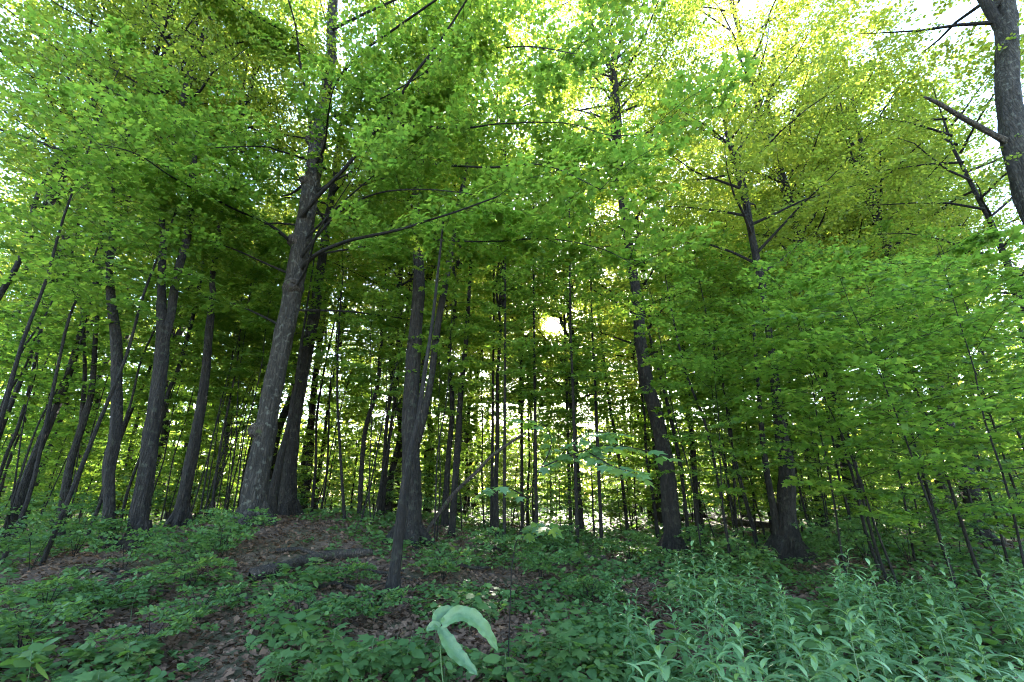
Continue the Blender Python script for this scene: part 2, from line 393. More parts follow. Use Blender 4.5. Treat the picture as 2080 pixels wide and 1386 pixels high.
def add_canopy(tree, z, x=0.0, y=0.0, k=None, sc=1.0, rz=None):
    k = random.randrange(len(CANOPY)) if k is None else k
    lm, cm = CANOPY[k]; rz = random.uniform(0, 6.28) if rz is None else rz
    c = inst(tree, 'crown', cm, (x, y, z), rz, sc); inst(c, 'limb', lm)
    return c

HEROES = []
def near_label(what, x, y, word='standing'):
    hx, hy, short = min(HEROES, key=lambda h: abs(math.atan2(h[0], h[1]) - math.atan2(x, y)) * 12 + abs(h[1] - y) * 0.25)
    rel = 'behind' if y > hy + 1.0 else 'in front of' if y < hy - 1.0 else 'beside'
    return f'{what} {word} {rel} the {short}'

# ---- trees traced from the photograph ---------------------------------------------
def traced_tree(label, poly, mat=M_BARK, depth=None, group=None, extend=0.0, ddepth=0.0, name='forest_tree', flare=1.35, knots=(), sides=28, rough=0.16, cat='tree', short=None):
    """poly: (px, py, width px) from the base up; the trunk stands where its base pixel meets the ground"""
    b = on_ground(poly[0][0], poly[0][1])
    if depth is not None:
        b = at_depth(poly[0][0], poly[0][1], depth); b.z = float(ground_z(b.x, b.y))
    Y = b.y; tree = thing(name, label, cat, b, 0, group)
    if short: HEROES.append((b.x, b.y, short))
    elif name == 'maple_sapling': tree['label'] = near_label(label, b.x, b.y)
    P, R = [], []
    for i, (px, py, w) in enumerate(poly):
        yy = Y + ddepth * i / max(1, len(poly) - 1)
        p = at_depth(px, py, yy)
        if i == 0: p = b.copy()
        t = yy / ray(px, py).y
        P.append(p - b); R.append(px_radius(px, py, w, yy))
    if extend:
        d = (P[-1] - P[-2]).normalized(); d = (d + Vector((0, 0, 1))).normalized()
        P.append(P[-1] + d * extend); R.append(R[-1] * 0.45)
    d0 = (P[1] - P[0]).normalized()
    pts, rad = smooth_path(P, R, 0.11)
    out_r = []
    for p, r in zip(pts, rad):
        fl = 1 + (flare - 1) * math.exp(-max(p.z, 0) / 0.28)
        for kx, ky, kr in knots:
            kp = at_depth(kx, ky, Y) - b
            fl += 0.16 * math.exp(-((p.z - kp.z) / 0.10) ** 2)
        out_r.append(r * fl)
    tb = Tubes(); r0 = out_r[0]
    tb.add([pts[0] - d0 * 0.35] + pts, [r0 * 1.25] + out_r, sides, rough, b.x * 3.1)
    if flare > 1.2 and sides >= 14:             # root buttresses
        rr = random.Random(int(b.x * 100))
        for k in range(5):
            a = k * 1.26 + rr.uniform(-.3, .3); e = Vector((math.cos(a), math.sin(a), 0))
            tb.add([e * r0 * 0.35 + Vector((0, 0, 0.45)), e * r0 * 0.75 + Vector((0, 0, 0.16)), e * r0 * 1.25 + Vector((0, 0, 0.0)), e * r0 * 1.7 + Vector((0, 0, -0.12))],
                   [r0 * 0.35, r0 * 0.42, r0 * 0.30, r0 * 0.12], 8, 0.15, a)
    inst(tree, 'trunk', tb.mesh('trunk', mat))
    for kx, ky, kr in knots:                     # dark knots where old limbs fell
        kp = at_depth(kx, ky, Y) - b; rr = kr * Y / F
        kb = Tubes(); e = Vector((0, -1, 0.15)).normalized() if abs(kr) else Vector((0, -1, 0))
        i = min(range(len(pts)), key=lambda i: abs(pts[i].z - kp.z)); c = pts[i]; e = (Vector((kp.x - c.x, -out_r[i] * 0.6, 0))).normalized()
        kb.add([c + e * out_r[i] * 0.6, c + e * (out_r[i] * 1.0), c + e * (out_r[i] * 1.0 + rr * 0.6), c + e * (out_r[i] + rr * 0.4)], [rr * 1.6, rr * 1.25, rr * 0.8, rr * 0.3], 12, 0.25, kx)
        inst(tree, 'knot', kb.mesh('knot', M_DEAD))
    return tree, b, pts, out_r

def px_branch(tree, b, poly, name='branch', y0=None, y1=None, mat=M_TWIG, sides=7):
    """a branch traced by pixels, its depth running from y0 at the trunk to y1 at its tip"""
    y0 = b.y if y0 is None else y0; y1 = y0 if y1 is None else y1
    n = len(poly); P, R = [], []
    for i, (px, py, w) in enumerate(poly):
        yy = y0 + (y1 - y0) * (i / (n - 1)); P.append(at_depth(px, py, yy) - b); R.append(px_radius(px, py, w, yy))
    pts, rad = smooth_path(P, R, 0.15); tb = Tubes(); tb.add(pts, rad, sides, 0.15, poly[0][0])
    inst(tree, name, tb.mesh(name, mat)); return pts

def leaf_along(lv, tb, pts, rng, t0=0.2, n=14, scale=1.0, leaf=1.0, sprs=SPR, avoid=None):
    for k in range(n):
        t = t0 + (1 - t0) * (k + rng.random()) / n; i = min(int(t * (len(pts) - 1)), len(pts) - 2); p = pts[i].lerp(pts[i + 1], t * (len(pts) - 1) - i)
        d = (pts[min(i + 2, len(pts) - 1)] - pts[max(i - 1, 0)]).normalized(); a = math.atan2(d.y, d.x) + (1 if k % 2 else -1) * rng.uniform(0.3, 1.2)
        if avoid is not None:                    # no leafy shoots close to the bare trunk on the side facing the camera
            q = min(avoid[::4], key=lambda q: abs(q.z - p.z)); w = p + Vector((math.cos(a), math.sin(a), 0)) * scale * 0.6
            if min((p - q).length, (w - q).length) < 0.9: continue
            e = Vector((-MAIN.x, -MAIN.y, 0)).normalized(); bad = False
            for m in (p, w):
                v = m - q; al = v.x * e.x + v.y * e.y; side = abs(v.x * e.y - v.y * e.x)
                bad |= 0 < al < 5.5 and side < 0.75 and p.z < 9.5
            if bad: continue
        if math.sin(a) < -0.15 and rng.random() < 0.75: a = -a
        put_spray(lv, tb, rng.choice(sprs), p, az_dir(a, rng.uniform(-.1, .35)), scale * rng.uniform(0.65, 1.15), leaf, rng.uniform(-.3, .3), 0.006)
    e = pts[-1] - pts[-2]; put_spray(lv, tb, rng.choice(sprs), pts[-1], Vector((e.x, e.y, 0.15 * e.length)), scale, leaf)

# main grey maple --------------------------------------------------------------
tr, b, pts, rr = traced_tree('thick grey maple with dark knots, lichen spots and long leafy branches',
    [(512, 1066, 58), (518, 989, 56), (533, 913, 48), (550, 812, 43), (573, 696, 42), (588, 631, 41), (606, 530, 40), (624, 430, 38), (641, 323, 34), (656, 227, 28), (672, 121, 22), (677, 0, 20)],
    M_MAPLEBARK, depth=10.5, short='thick grey maple', extend=5.0, knots=[(636, 285, 14), (598, 492, 12), (601, 586, 12), (530, 875, 12), (626, 379, 10)], sides=40)
MAIN = b
rng = random.Random(5); lv = Leaves(); tb = Tubes()
brs = [([(606, 450, 9), (646, 399, 9), (700, 343, 8), (756, 273, 8), (791, 237, 7), (831, 167, 6), (892, 86, 5), (948, 0, 4), (985, -70, 3)], 5.8, 18, 1.15),
       ([(612, 545, 12), (646, 515, 9), (700, 492, 8), (740, 482, 7), (811, 467, 6), (867, 449, 5), (922, 432, 4), (1010, 400, 3)], 6.2, 14, 1.0),
       ([(811, 467, 5), (860, 482, 4), (917, 490, 4), (1018, 490, 3), (1114, 485, 2), (1220, 505, 2), (1290, 540, 1.5)], None, 13, 0.9),
       ([(664, 240, 7), (700, 232, 6), (740, 242, 5), (821, 255, 5), (942, 260, 4), (1013, 252, 3), (1144, 250, 2), (1240, 275, 2), (1320, 270, 1.5)], 5.6, 22, 1.1),
       ([(756, 273, 6), (850, 325, 5), (980, 340, 4), (1100, 335, 3), (1220, 385, 2)], 5.8, 14, 1.0),
       ([(831, 167, 5), (920, 120, 4), (1050, 95, 3), (1170, 110, 2)], 5.4, 12, 1.1),
       ([(690, 235, 5), (740, 212, 4), (781, 197, 3), (860, 150, 2)], 7.0, 8, 1.0),
       ([(592, 492, 10), (545, 455, 6), (480, 427, 5), (414, 394, 5), (348, 359, 4), (278, 313, 3), (202, 293, 2)], 6.5, 16, 1.1),
       ([(632, 270, 9), (626, 212, 6), (611, 136, 5), (604, 76, 4), (596, 35, 4), (576, -30, 3)], 8.5, 10, 1.1),
       ([(621, 323, 7), (571, 308, 4), (535, 298, 3), (440, 300, 2)], 8.0, 10, 1.0),
       ([(618, 374, 9), (591, 394, 5), (571, 399, 3)], 11.0, 0, 1.0),
       ([(660, 200, 8), (720, 120, 6), (800, 60, 5), (900, -10, 4)], 7.0, 14, 1.2),
       ([(668, 150, 8), (600, 80, 5), (500, 20, 4), (400, -60, 3)], 7.5, 14, 1.2),
       ([(675, 60, 8), (780, 10, 5), (950, -60, 4)], 6.5, 12, 1.2),
       ([(606, 530, 8), (680, 440, 5), (760, 395, 4), (860, 385, 3), (960, 395, 2)], 7.5, 10, 1.0)]
for poly, y1, n, s in brs:
    y0 = b.y - 0.1
    if y1 is None: y0 = b.y - 0.45 * (b.y - 6.2); y1 = 6.4
    p = px_branch(tr, b, poly, y0=y0, y1=y1)
    if n: leaf_along(lv, tb, p, rng, 0.2, int(n * 1.35), s, 1.2, avoid=pts)
for k in range(13):
    z = 4.6 + 6.5 * k / 13; i = min(range(len(pts)), key=lambda i: abs(pts[i].z - z)); p0 = pts[i]; a = rng.uniform(-0.95, 0.5) if k % 3 else rng.uniform(-3.4, -2.8); el = rng.uniform(0.15, 0.5); ln = rng.uniform(3.0, 5.2)
    q = [p0]; dd = az_dir(a, el)
    for j in range(4): q.append(q[-1] + (dd + Vector((rng.uniform(-.2, .2), rng.uniform(-.2, .2), -0.08 * j))).normalized() * ln / 4)
    c, r = smooth_path(q, [.035, .028, .02, .012, .005], .2); bt = Tubes(); bt.add(c, r, 6, .1, k); inst(tr, 'branch', bt.mesh('branch', M_TWIG))
    leaf_along(lv, tb, c, rng, 0.3, 13, 1.15, 1.2, avoid=pts)
cr = inst(tr, 'crown', lv.mesh('crown', MAPLE_HI, M_MAPLE)); tw = inst(cr, 'twig', tb.mesh('twig', M_TWIG)); tw['kind'] = 'stuff'
top = pts[-1]; add_canopy(tr, top.z - 2.5, top.x, top.y, 1)

def simple(label, poly, canopy=None, **kw):
    tr, b, pts, rr = traced_tree(label, poly, **kw)
    if canopy is not None:
        zc, k, sc = canopy
        i = min(range(len(pts)), key=lambda i: abs(pts[i].z - zc)); p = pts[i]
        add_canopy(tr, p.z, p.x, p.y, k, sc)
    return tr, b, pts, rr

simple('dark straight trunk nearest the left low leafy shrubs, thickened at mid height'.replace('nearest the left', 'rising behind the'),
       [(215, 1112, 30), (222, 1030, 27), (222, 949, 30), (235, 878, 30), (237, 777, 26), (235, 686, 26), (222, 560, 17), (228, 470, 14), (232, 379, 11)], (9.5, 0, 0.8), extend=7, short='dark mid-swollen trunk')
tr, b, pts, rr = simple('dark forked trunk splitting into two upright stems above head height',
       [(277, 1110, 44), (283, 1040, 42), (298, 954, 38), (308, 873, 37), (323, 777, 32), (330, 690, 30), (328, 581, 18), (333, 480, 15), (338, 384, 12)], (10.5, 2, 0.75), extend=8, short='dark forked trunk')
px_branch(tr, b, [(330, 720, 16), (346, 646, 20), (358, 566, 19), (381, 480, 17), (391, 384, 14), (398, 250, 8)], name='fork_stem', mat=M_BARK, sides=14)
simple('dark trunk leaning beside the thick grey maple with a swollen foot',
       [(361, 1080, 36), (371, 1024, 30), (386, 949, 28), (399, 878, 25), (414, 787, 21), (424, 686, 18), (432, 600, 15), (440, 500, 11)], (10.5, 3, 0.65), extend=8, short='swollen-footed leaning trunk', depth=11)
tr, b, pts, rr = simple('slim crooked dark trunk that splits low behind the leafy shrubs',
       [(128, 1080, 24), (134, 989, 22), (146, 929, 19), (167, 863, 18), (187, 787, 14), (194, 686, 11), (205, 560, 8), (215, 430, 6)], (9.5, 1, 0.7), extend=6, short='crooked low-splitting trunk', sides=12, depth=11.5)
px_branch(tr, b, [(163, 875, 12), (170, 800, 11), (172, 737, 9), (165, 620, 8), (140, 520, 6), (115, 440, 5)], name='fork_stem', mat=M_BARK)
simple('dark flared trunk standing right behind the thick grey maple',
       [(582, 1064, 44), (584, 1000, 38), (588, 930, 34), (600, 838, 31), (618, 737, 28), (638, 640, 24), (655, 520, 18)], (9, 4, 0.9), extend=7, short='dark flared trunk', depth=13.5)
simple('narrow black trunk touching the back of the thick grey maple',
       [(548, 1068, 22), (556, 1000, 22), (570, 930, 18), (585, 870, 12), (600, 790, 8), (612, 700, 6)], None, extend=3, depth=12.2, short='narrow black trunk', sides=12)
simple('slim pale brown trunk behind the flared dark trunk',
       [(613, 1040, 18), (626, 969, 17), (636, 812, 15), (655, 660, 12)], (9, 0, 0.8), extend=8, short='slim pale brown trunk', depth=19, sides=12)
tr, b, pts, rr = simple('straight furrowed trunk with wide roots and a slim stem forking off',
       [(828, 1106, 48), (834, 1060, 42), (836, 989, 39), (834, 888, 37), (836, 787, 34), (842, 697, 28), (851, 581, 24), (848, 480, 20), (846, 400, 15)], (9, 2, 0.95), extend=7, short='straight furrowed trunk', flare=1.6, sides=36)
px_branch(tr, b, [(846, 900, 16), (862, 838, 17), (877, 762, 13), (888, 670, 14), (912, 535, 13), (922, 465, 12), (937, 394, 10), (952, 303, 8), (960, 200, 5)], name='fork_stem', mat=M_BARK, sides=12)
simple('thin bare grey stem standing in front of the straight furrowed trunk',
       [(797, 1217, 24), (806, 1130, 23), (816, 1040, 22), (830, 940, 15), (850, 850, 11), (862, 760, 9), (880, 640, 7)], None, extend=2.5, short='thin bare grey stem', sides=14, flare=1.3)
tr, b, pts, rr = simple('tall dark trunk leaning back with forked limbs high above the fern bank'.replace('fern bank', 'green bank'),
       [(1369, 1126, 42), (1362, 1040, 36), (1352, 939, 34), (1331, 838, 30), (1311, 762, 27), (1301, 686, 24), (1296, 631, 22), (1286, 555, 20), (1271, 455, 18), (1261, 379, 17), (1256, 303, 16), (1248, 202, 15), (1245, 136, 13)], None, extend=0, sides=22, short='tall leaning-back trunk')
px_branch(tr, b, [(1246, 150, 12), (1225, 111, 9), (1205, 60, 7), (1190, -20, 5)], name='limb', mat=M_BARK)
px_branch(tr, b, [(1246, 146, 12), (1261, 86, 9), (1296, 30, 7), (1330, -40, 5)], name='limb', mat=M_BARK)
p = pts[-1]; add_canopy(tr, p.z - 2.5, p.x, p.y, 3, 0.95); p = pts[int(len(pts) * 0.68)]; add_canopy(tr, p.z, p.x, p.y, 0, 0.85)
tr, b, pts, rr = simple('old hollow-footed trunk with a broad spreading base and a side stem',
       [(1602, 1137, 62), (1599, 1090, 54), (1596, 1040, 44), (1597, 949, 34), (1584, 863, 26), (1575, 780, 20), (1560, 660, 14)], (7, 1, 0.8), extend=5, short='old hollow-footed trunk', flare=1.5, sides=36)
px_branch(tr, b, [(1580, 1090, 20), (1572, 1040, 17), (1558, 964, 14), (1548, 880, 12), (1540, 780, 9), (1530, 660, 6)], name='side_stem', mat=M_BARK, sides=10)
tr, b, pts, rr = simple('massive trunk rising to a sunlit yellow-green crown behind the saplings',
       [(1735, 1050, 46), (1728, 964, 40), (1703, 863, 34), (1683, 747, 30), (1657, 640, 27), (1617, 455, 21), (1562, 283, 17), (1542, 227, 15), (1526, 152, 12)], None, depth=16, short='massive sunlit-crowned trunk', sides=20)
px_branch(tr, b, [(1550, 250, 9), (1572, 152, 7), (1600, 60, 5)], name='limb', mat=M_BARK)
px_branch(tr, b, [(1558, 270, 7), (1520, 230, 5), (1470, 190, 3)], name='limb', mat=M_BARK)
p = pts[-1]; add_canopy(tr, p.z - 3.5, p.x, p.y, 4, 1.1); p = pts[int(len(pts) * 0.62)]; add_canopy(tr, p.z, p.x, p.y, 1, 1.0)
simple('broad dark trunk half hidden in dense shade leaves, thinning to a pale top',
       [(1985, 1062, 50), (1965, 980, 44), (1930, 880, 36), (1880, 720, 28), (1830, 580, 20), (1779, 439, 15), (1754, 328, 12), (1740, 240, 9)], (10, 0, 1.0), depth=15, short='broad shaded trunk', extend=4)
tr, b, pts, rr = simple('tall ridged grey trunk with a broken bare limb, rising over the right saplings'.replace('the right saplings', 'layered saplings'),
       [(2390, 1190, 92), (2290, 900, 82), (2170, 600, 74), (2092, 400, 66), (2066, 310, 62), (2050, 210, 56), (2045, 101, 53), (2041, 0, 50), (2036, -120, 46)], (13, 2, 1.0), mat=M_MAPLEBARK, short='tall ridged grey trunk', depth=8.5, extend=6, sides=40)
px_branch(tr, b, [(2052, 292, 26), (2019, 275, 17), (1951, 237, 14), (1910, 212, 11), (1877, 197, 6)], name='broken_limb', mat=M_RIDGED, sides=12)

# ---- slender traced saplings ---------------------------------------------------------
SAPG = 'slender saplings of the understory'
SAPL = 'slender thin-stemmed sapling with flat leaf layers'
def traced_sapling(poly, n=14, slen=0.9, lo=0.45, depth=None, extend=1.5, leaf=1.0, sunny=False):
    tr, b, pts, rr = traced_tree(SAPL, poly, M_TWIG, depth, SAPG, extend, name='maple_sapling', flare=1.15, sides=8, rough=0.1, cat='sapling')
    lv = Leaves(); tb = Tubes(); rg = random.Random(int(poly[0][0]))
    for k in range(n):
        t = lo + (1 - lo) * (k + rg.random()) / n; i = min(int(t * (len(pts) - 1)), len(pts) - 2)
        spr = rg.choice(SPR); d = az_dir(k * 2.4 + rg.uniform(-.5, .5), rg.uniform(0, .4)); sc_ = slen * rg.uniform(.6, 1.2)
        if sunny:                                # these thin young crowns stay open where the low sun breaks through
            q = spr[0][0] @ frame(d).T * sc_ + np.array(pts[i] + b) - np.array([0, 0, CAM_H]); u = np.array(SUN_DIR)
            if np.min(np.linalg.norm(q - (q @ u)[:, None] * u, axis=1)) < 0.24: continue
        put_spray(lv, tb, spr, pts[i], d, sc_, leaf, rg.uniform(-.1, .1) if sunny else rg.uniform(-.25, .25), 0.006)
    c = inst(tr, 'crown', lv.mesh('crown', MAPLE, M_MAPLE)); tw = inst(c, 'twig', tb.mesh('twig', M_TWIG)); tw['kind'] = 'stuff'
for a in [([(2, 985, 10), (10, 933, 10), (35, 873, 10), (60, 787, 9), (81, 686, 8), (105, 560, 6)], 12),
          ([(-20, 900, 7), (10, 817, 6), (55, 736, 6), (95, 600, 4)], 10),
          ([(50, 960, 6), (66, 893, 5), (101, 817, 5), (152, 726, 5), (190, 600, 4)], 10),
          ([(318, 900, 10), (338, 812, 10), (358, 762, 10), (389, 656, 9), (419, 515, 7), (444, 444, 6), (470, 400, 4)], 12),
          ([(215, 960, 8), (252, 873, 8), (303, 752, 7), (340, 640, 5)], 10),
          ([(917, 1092, 15), (927, 939, 14), (937, 787, 12), (947, 686, 10), (955, 560, 7)], 14),
          ([(942, 1060, 9), (946, 1000, 8), (952, 838, 8), (968, 762, 7), (983, 701, 6), (1005, 600, 4)], 12),
          ([(730, 1050, 11), (740, 888, 10), (766, 787, 9), (773, 711, 8), (780, 600, 5)], 12),
          ([(776, 1050, 8), (790, 900, 7), (805, 787, 6), (812, 680, 5)], 10),
          ([(1425, 1102, 14), (1415, 1040, 12), (1408, 913, 11), (1398, 812, 10), (1385, 686, 8), (1380, 600, 6)], 16),
          ([(1392, 1040, 8), (1382, 949, 8), (1357, 827, 7), (1331, 726, 6), (1310, 640, 4)], 12),
          ([(1693, 1058, 11), (1673, 999, 10), (1653, 918, 10), (1633, 827, 9), (1620, 737, 8), (1607, 606, 7), (1597, 505, 6), (1590, 404, 5), (1592, 313, 3)], 24),
          ([(1470, 1040, 7), (1456, 964, 6), (1430, 853, 6), (1395, 762, 5), (1370, 660, 4)], 12),
          ([(700, 1060, 7), (690, 900, 6), (685, 780, 5), (690, 640, 4)], 10),
          ([(1276, 1090, 8), (1260, 950, 7), (1235, 800, 6), (1222, 690, 5)], 10)]:
    traced_sapling(*a, sunny=True, depth=None if a[0][0][1] > 1040 else 10.5 + (a[0][0][0] % 7) * 0.6)

for px, d, h in [(1025, 11.5, 330), (1088, 13, 420), (1168, 12, 330), (1215, 13.5, 420), (1000, 14, 330), (1155, 15.5, 400), (1060, 16.5, 400)]:
    dx = (px - 1040) * 0.25
    traced_sapling([(px + dx * .1, 1060, 8), (px, 930, 7), (px - dx * .15, 780, 6), (px - dx * .3, 640, 4), (px - dx * .4, h, 3)], 44, 1.05, 0.3, d, 0.8, 1.0, True)
# ---- kinds of young trees for the mid-ground and right-hand thicket --------------------
SAP = [make_sapling(40 + i, 5.0 + 0.7 * i, 34 + 3 * i, 0.16, 1.05) for i in range(6)] + [make_sapling(60 + i, 7.0 + 0.8 * i, 24 + 3 * i, 0.45, 1.15, r0=0.04) for i in range(6)]
NEARSAP = [make_sapling(90 + i, 5.0 + 0.5 * i, 26, 0.24, 1.0, MAPLE_HI, r0=0.02) for i in range(3)]
SAP += NEARSAP
SAP += [make_sapling(110 + i, 6.0 + 0.8 * i, 15, 0.42, 0.75, r0=0.02, lean=0.12) for i in range(4)]
HEROX = [(o.location.x, o.location.y) for o in COL.objects if o.name.startswith('forest_tree')]
def place_sapling(x, y, k, sc, label=SAPL, group=SAPG):
    t = thing('maple_sapling', near_label(label, x, y), 'sapling', (x, y, float(ground_z(x, y))), random.uniform(0, 6.28), group, sc)
    inst(t, 'stem', SAP[k][0]); inst(t, 'crown', SAP[k][1]); return t
cnt = 0
def free(x, y, d): return all((x - a) ** 2 + (y - c) ** 2 > d * d for a, c in HEROX)
# leafy thicket on the right, at 6 to 12 m
for px, d, k, sc in [(1490, 14.5, 7, .9), (1760, 9.5, 8, .8), (1770, 8.5, 6, .75), (1830, 10.5, 3, .8), (1900, 8.5, 7, .8), (1960, 7.5, 6, .75), (2010, 10, 4, .8), (2090, 7.5, 1, .8),
                     (2150, 9, 8, .85), (1720, 12.5, 9, .9), (1860, 13, 5, .8), (1980, 12.5, 10, .9), (2120, 12, 5, .8), (1530, 13.5, 10, .85), (1640, 14, 11, .9)]:
    p = at_depth(px, 1040, d); place_sapling(p.x, p.y, k, sc)
while cnt < 135:
    y = 13.5 + 30 * random.random() ** 0.8; x = random.uniform(-1.25, 1.25) * y
    if not free(x, y, 0.9) or (15 < y < 27 and abs(x - 0.0977 * y) < 1.7): continue
    place_sapling(x, y, random.randrange(6) + 6 * (random.random() < (0.45 if x < 1 else 0.3)), random.uniform(0.8, 1.3)); cnt += 1
for px, d, k, sc in [(985, 17, 8, .95), (1040, 21, 3, 1.0), (1085, 16, 6, .8), (1110, 30, 4, 1.1), (1185, 18, 2, .85), (1205, 15, 7, .8), (1240, 22, 5, 1.0), (1150, 29, 10, 1.1), (1080, 30, 9, 1.15), (1000, 26, 4, 1.15), (1290, 19, 1, 1.0)]:
    p = at_depth(px, 1040, d); place_sapling(p.x, p.y, k, sc)
for px, d, k, sc in [(-80, 16, 2, .9), (20, 20, 4, 1), (90, 15, 1, .9), (150, 24, 5, 1.1), (230, 18, 3, 1), (300, 22, 4, 1), (380, 17, 1, .9), (450, 25, 5, 1.1), (520, 19, 3, 1), (600, 23, 2, 1.1), (660, 18, 0, 1), (700, 27, 5, 1.1), (760, 20, 3, .95), (860, 22, 4, 1), (910, 18, 1, .95), (-30, 27, 5, 1.2), (340, 30, 5, 1.2), (1350, 21, 3, 1), (1420, 26, 5, 1.1), (1560, 22, 4, 1), (1760, 20, 3, 1), (1900, 19, 5, 1), (2050, 17, 4, 1)]:
    p = at_depth(px, 1040, d); place_sapling(p.x, p.y, k, sc)
for px, d, k, sc in [(1790, 7.2, 12, .95), (1905, 6.4, 13, .9), (2035, 6.0, 14, .85), (2150, 6.6, 12, 1.0), (1690, 8.0, 14, .95), (1460, 9.5, 13, .9)]:
    p = at_depth(px, 1040, d); place_sapling(p.x, p.y, k, sc)
rs = random.Random(31)
for i in range(46):                               # whip-thin stems in loose clumps
    cx = rs.choice((40, 130, 300, 420, 470, 670, 740, 900, 990, 1450, 1520, 1660)); px = cx + rs.uniform(-45, 45); d = rs.uniform(10.5, 17)
    p = at_depth(px, 1040, d)
    if free(p.x, p.y, 0.5): place_sapling(p.x, p.y, 15 + rs.randrange(4), rs.uniform(.85, 1.2), 'whip-thin bare-stemmed sapling', 'whip-thin saplings')
for i in range(45):                               # knee- to head-high leafy saplings between the trunks
    px = rs.uniform(-50, 2130); d = rs.uniform(13, 26); p = at_depth(px, 1040, d)
    if free(p.x, p.y, 1.0): place_sapling(p.x, p.y, rs.randrange(3), rs.uniform(.45, .7), 'short bushy sapling', 'short bushy saplings')
# tall poles whose leaves begin above the picture's trunks, left thicket
for px, d in [(30, 9), (110, 8.5), (-60, 8), (180, 11), (430, 12.5), (480, 13), (250, 13), (-120, 10)]:
    p = at_depth(px, 1060, d); place_sapling(p.x, p.y, random.choice((8, 9, 10)), 1.05)

# ---- forest trees farther back ---------------------------------------------------------
def pole_mesh(seed, h, r):
    rg = random.Random(seed); tb = Tubes()
    P = [Vector((rg.uniform(-.2, .2) * i * .5, rg.uniform(-.2, .2) * i * .5, -0.3 + (h + 0.3) * i / 6)) for i in range(7)]
    pp, rr = smooth_path(P, [r * (1.35 if i == 0 else 1 - 0.1 * i) for i in range(7)], 0.5); tb.add(pp, rr, 10, 0.12, seed)
    return tb.mesh('trunk', M_BARK), P[-1]
POLE = [pole_mesh(70 + i, 9.0 + i, 0.12 + 0.025 * i) for i in range(5)]
FARL, FARG = 'dark-trunked distant forest tree', 'trees far back in the forest'
cnt = 0
for px, d in [(905, 24), (950, 31), (1010, 38), (1330, 23), (1245, 33), (1330, 28), (1220, 40), (900, 34), (1320, 30), (1020, 44), (2020, 17), (1880, 20), (1420, 19), (1480, 25), (-60, 13), (60, 17), (1640, 21), (1960, 26), (770, 15.5), (905, 14.5), (1010, 13.5), (-170, 9.5), (40, 11.5), (640, 19), (2230, 11), (1330, 15), (1760, 15.5), (1560, 17)]:
    p = at_depth(px, 1030, d); k = random.randrange(5); pm, tp = POLE[k]
    t = thing('forest_tree', near_label(FARL, p.x, p.y), 'tree', (p.x, p.y, float(ground_z(p.x, p.y))), random.uniform(0, 6.28), FARG, random.uniform(0.8, 1.0))
    q = 0.5 if d < 22 else 0.8; inst(t, 'trunk', pm, sc=(q, q, 1)); add_canopy(t, tp.z - 2.5, tp.x * q, tp.y * q, None, random.uniform(0.85, 1.05))
for px, d, k, zc in [(1085, 23, 31, 6.0), (1165, 27, 32, 7.0), (1120, 33, 33, 7.5), (1178, 17, 34, 4.5), (1072, 19, 35, 5.0)]:
    p = at_depth(px, 1030, d); p.z = float(ground_z(p.x, p.y)); pm, tp = POLE[k % 5]
    t = thing('forest_tree', 'slim distant tree whose open crown lets the low sun through', 'tree', p, 0, 'trees round the low sun')
    inst(t, 'trunk', pm, sc=(.5, .5, 1)); lm, cm = make_canopy(k, 9.0, 3.4, open_at=p + Vector((tp.x * .5, tp.y * .5, zc))); c = inst(t, 'crown', cm, (tp.x * .5, tp.y * .5, zc)); inst(c, 'limb', lm)
while cnt < 85:
    y = random.uniform(17, 48); x = random.uniform(-1.25, 1.25) * y
    if not free(x, y, 1.5) or abs(x - 0.0977 * y) < 3.6: continue
    k = random.randrange(5); pm, tp = POLE[k]
    t = thing('forest_tree', near_label(FARL, x, y), 'tree', (x, y, float(ground_z(x, y))), random.uniform(0, 6.28), FARG, random.uniform(0.85, 1.2))
    inst(t, 'trunk', pm); add_canopy(t, tp.z - 1.5, tp.x, tp.y, None, random.uniform(0.85, 1.1)); cnt += 1

# ---- far wood beyond: one mass ----------------------------------------------------------
def far_wood():
    lv = Leaves(); rg = np.random.default_rng(3); n = 42000
    a = rg.uniform(-1.05, 1.05, n); r = rg.uniform(62, 95, n)
    clump = 0.5 + 0.5 * np.sin(a * 37) * np.sin(r * 0.9 + a * 11)
    z = rg.uniform(0, 1, n) ** 1.2 * (8 + 7 * clump)
    P = np.stack([np.sin(a) * r, np.cos(a) * r, z], -1)
    lv.add(P, rg.normal(0, 0.5, (n, 3)) + np.array([0, 0, 1]), rg.normal(0, 1, (n, 3)), rg.uniform(0.5, 1.1, n))
    o = new_obj('far_forest', lv.mesh('far_forest', HEX, M_CANOPY)); o['kind'] = 'stuff'; o['label'] = 'far-off mass of leafy woodland behind the trees'; o['category'] = 'woodland'
far_wood()

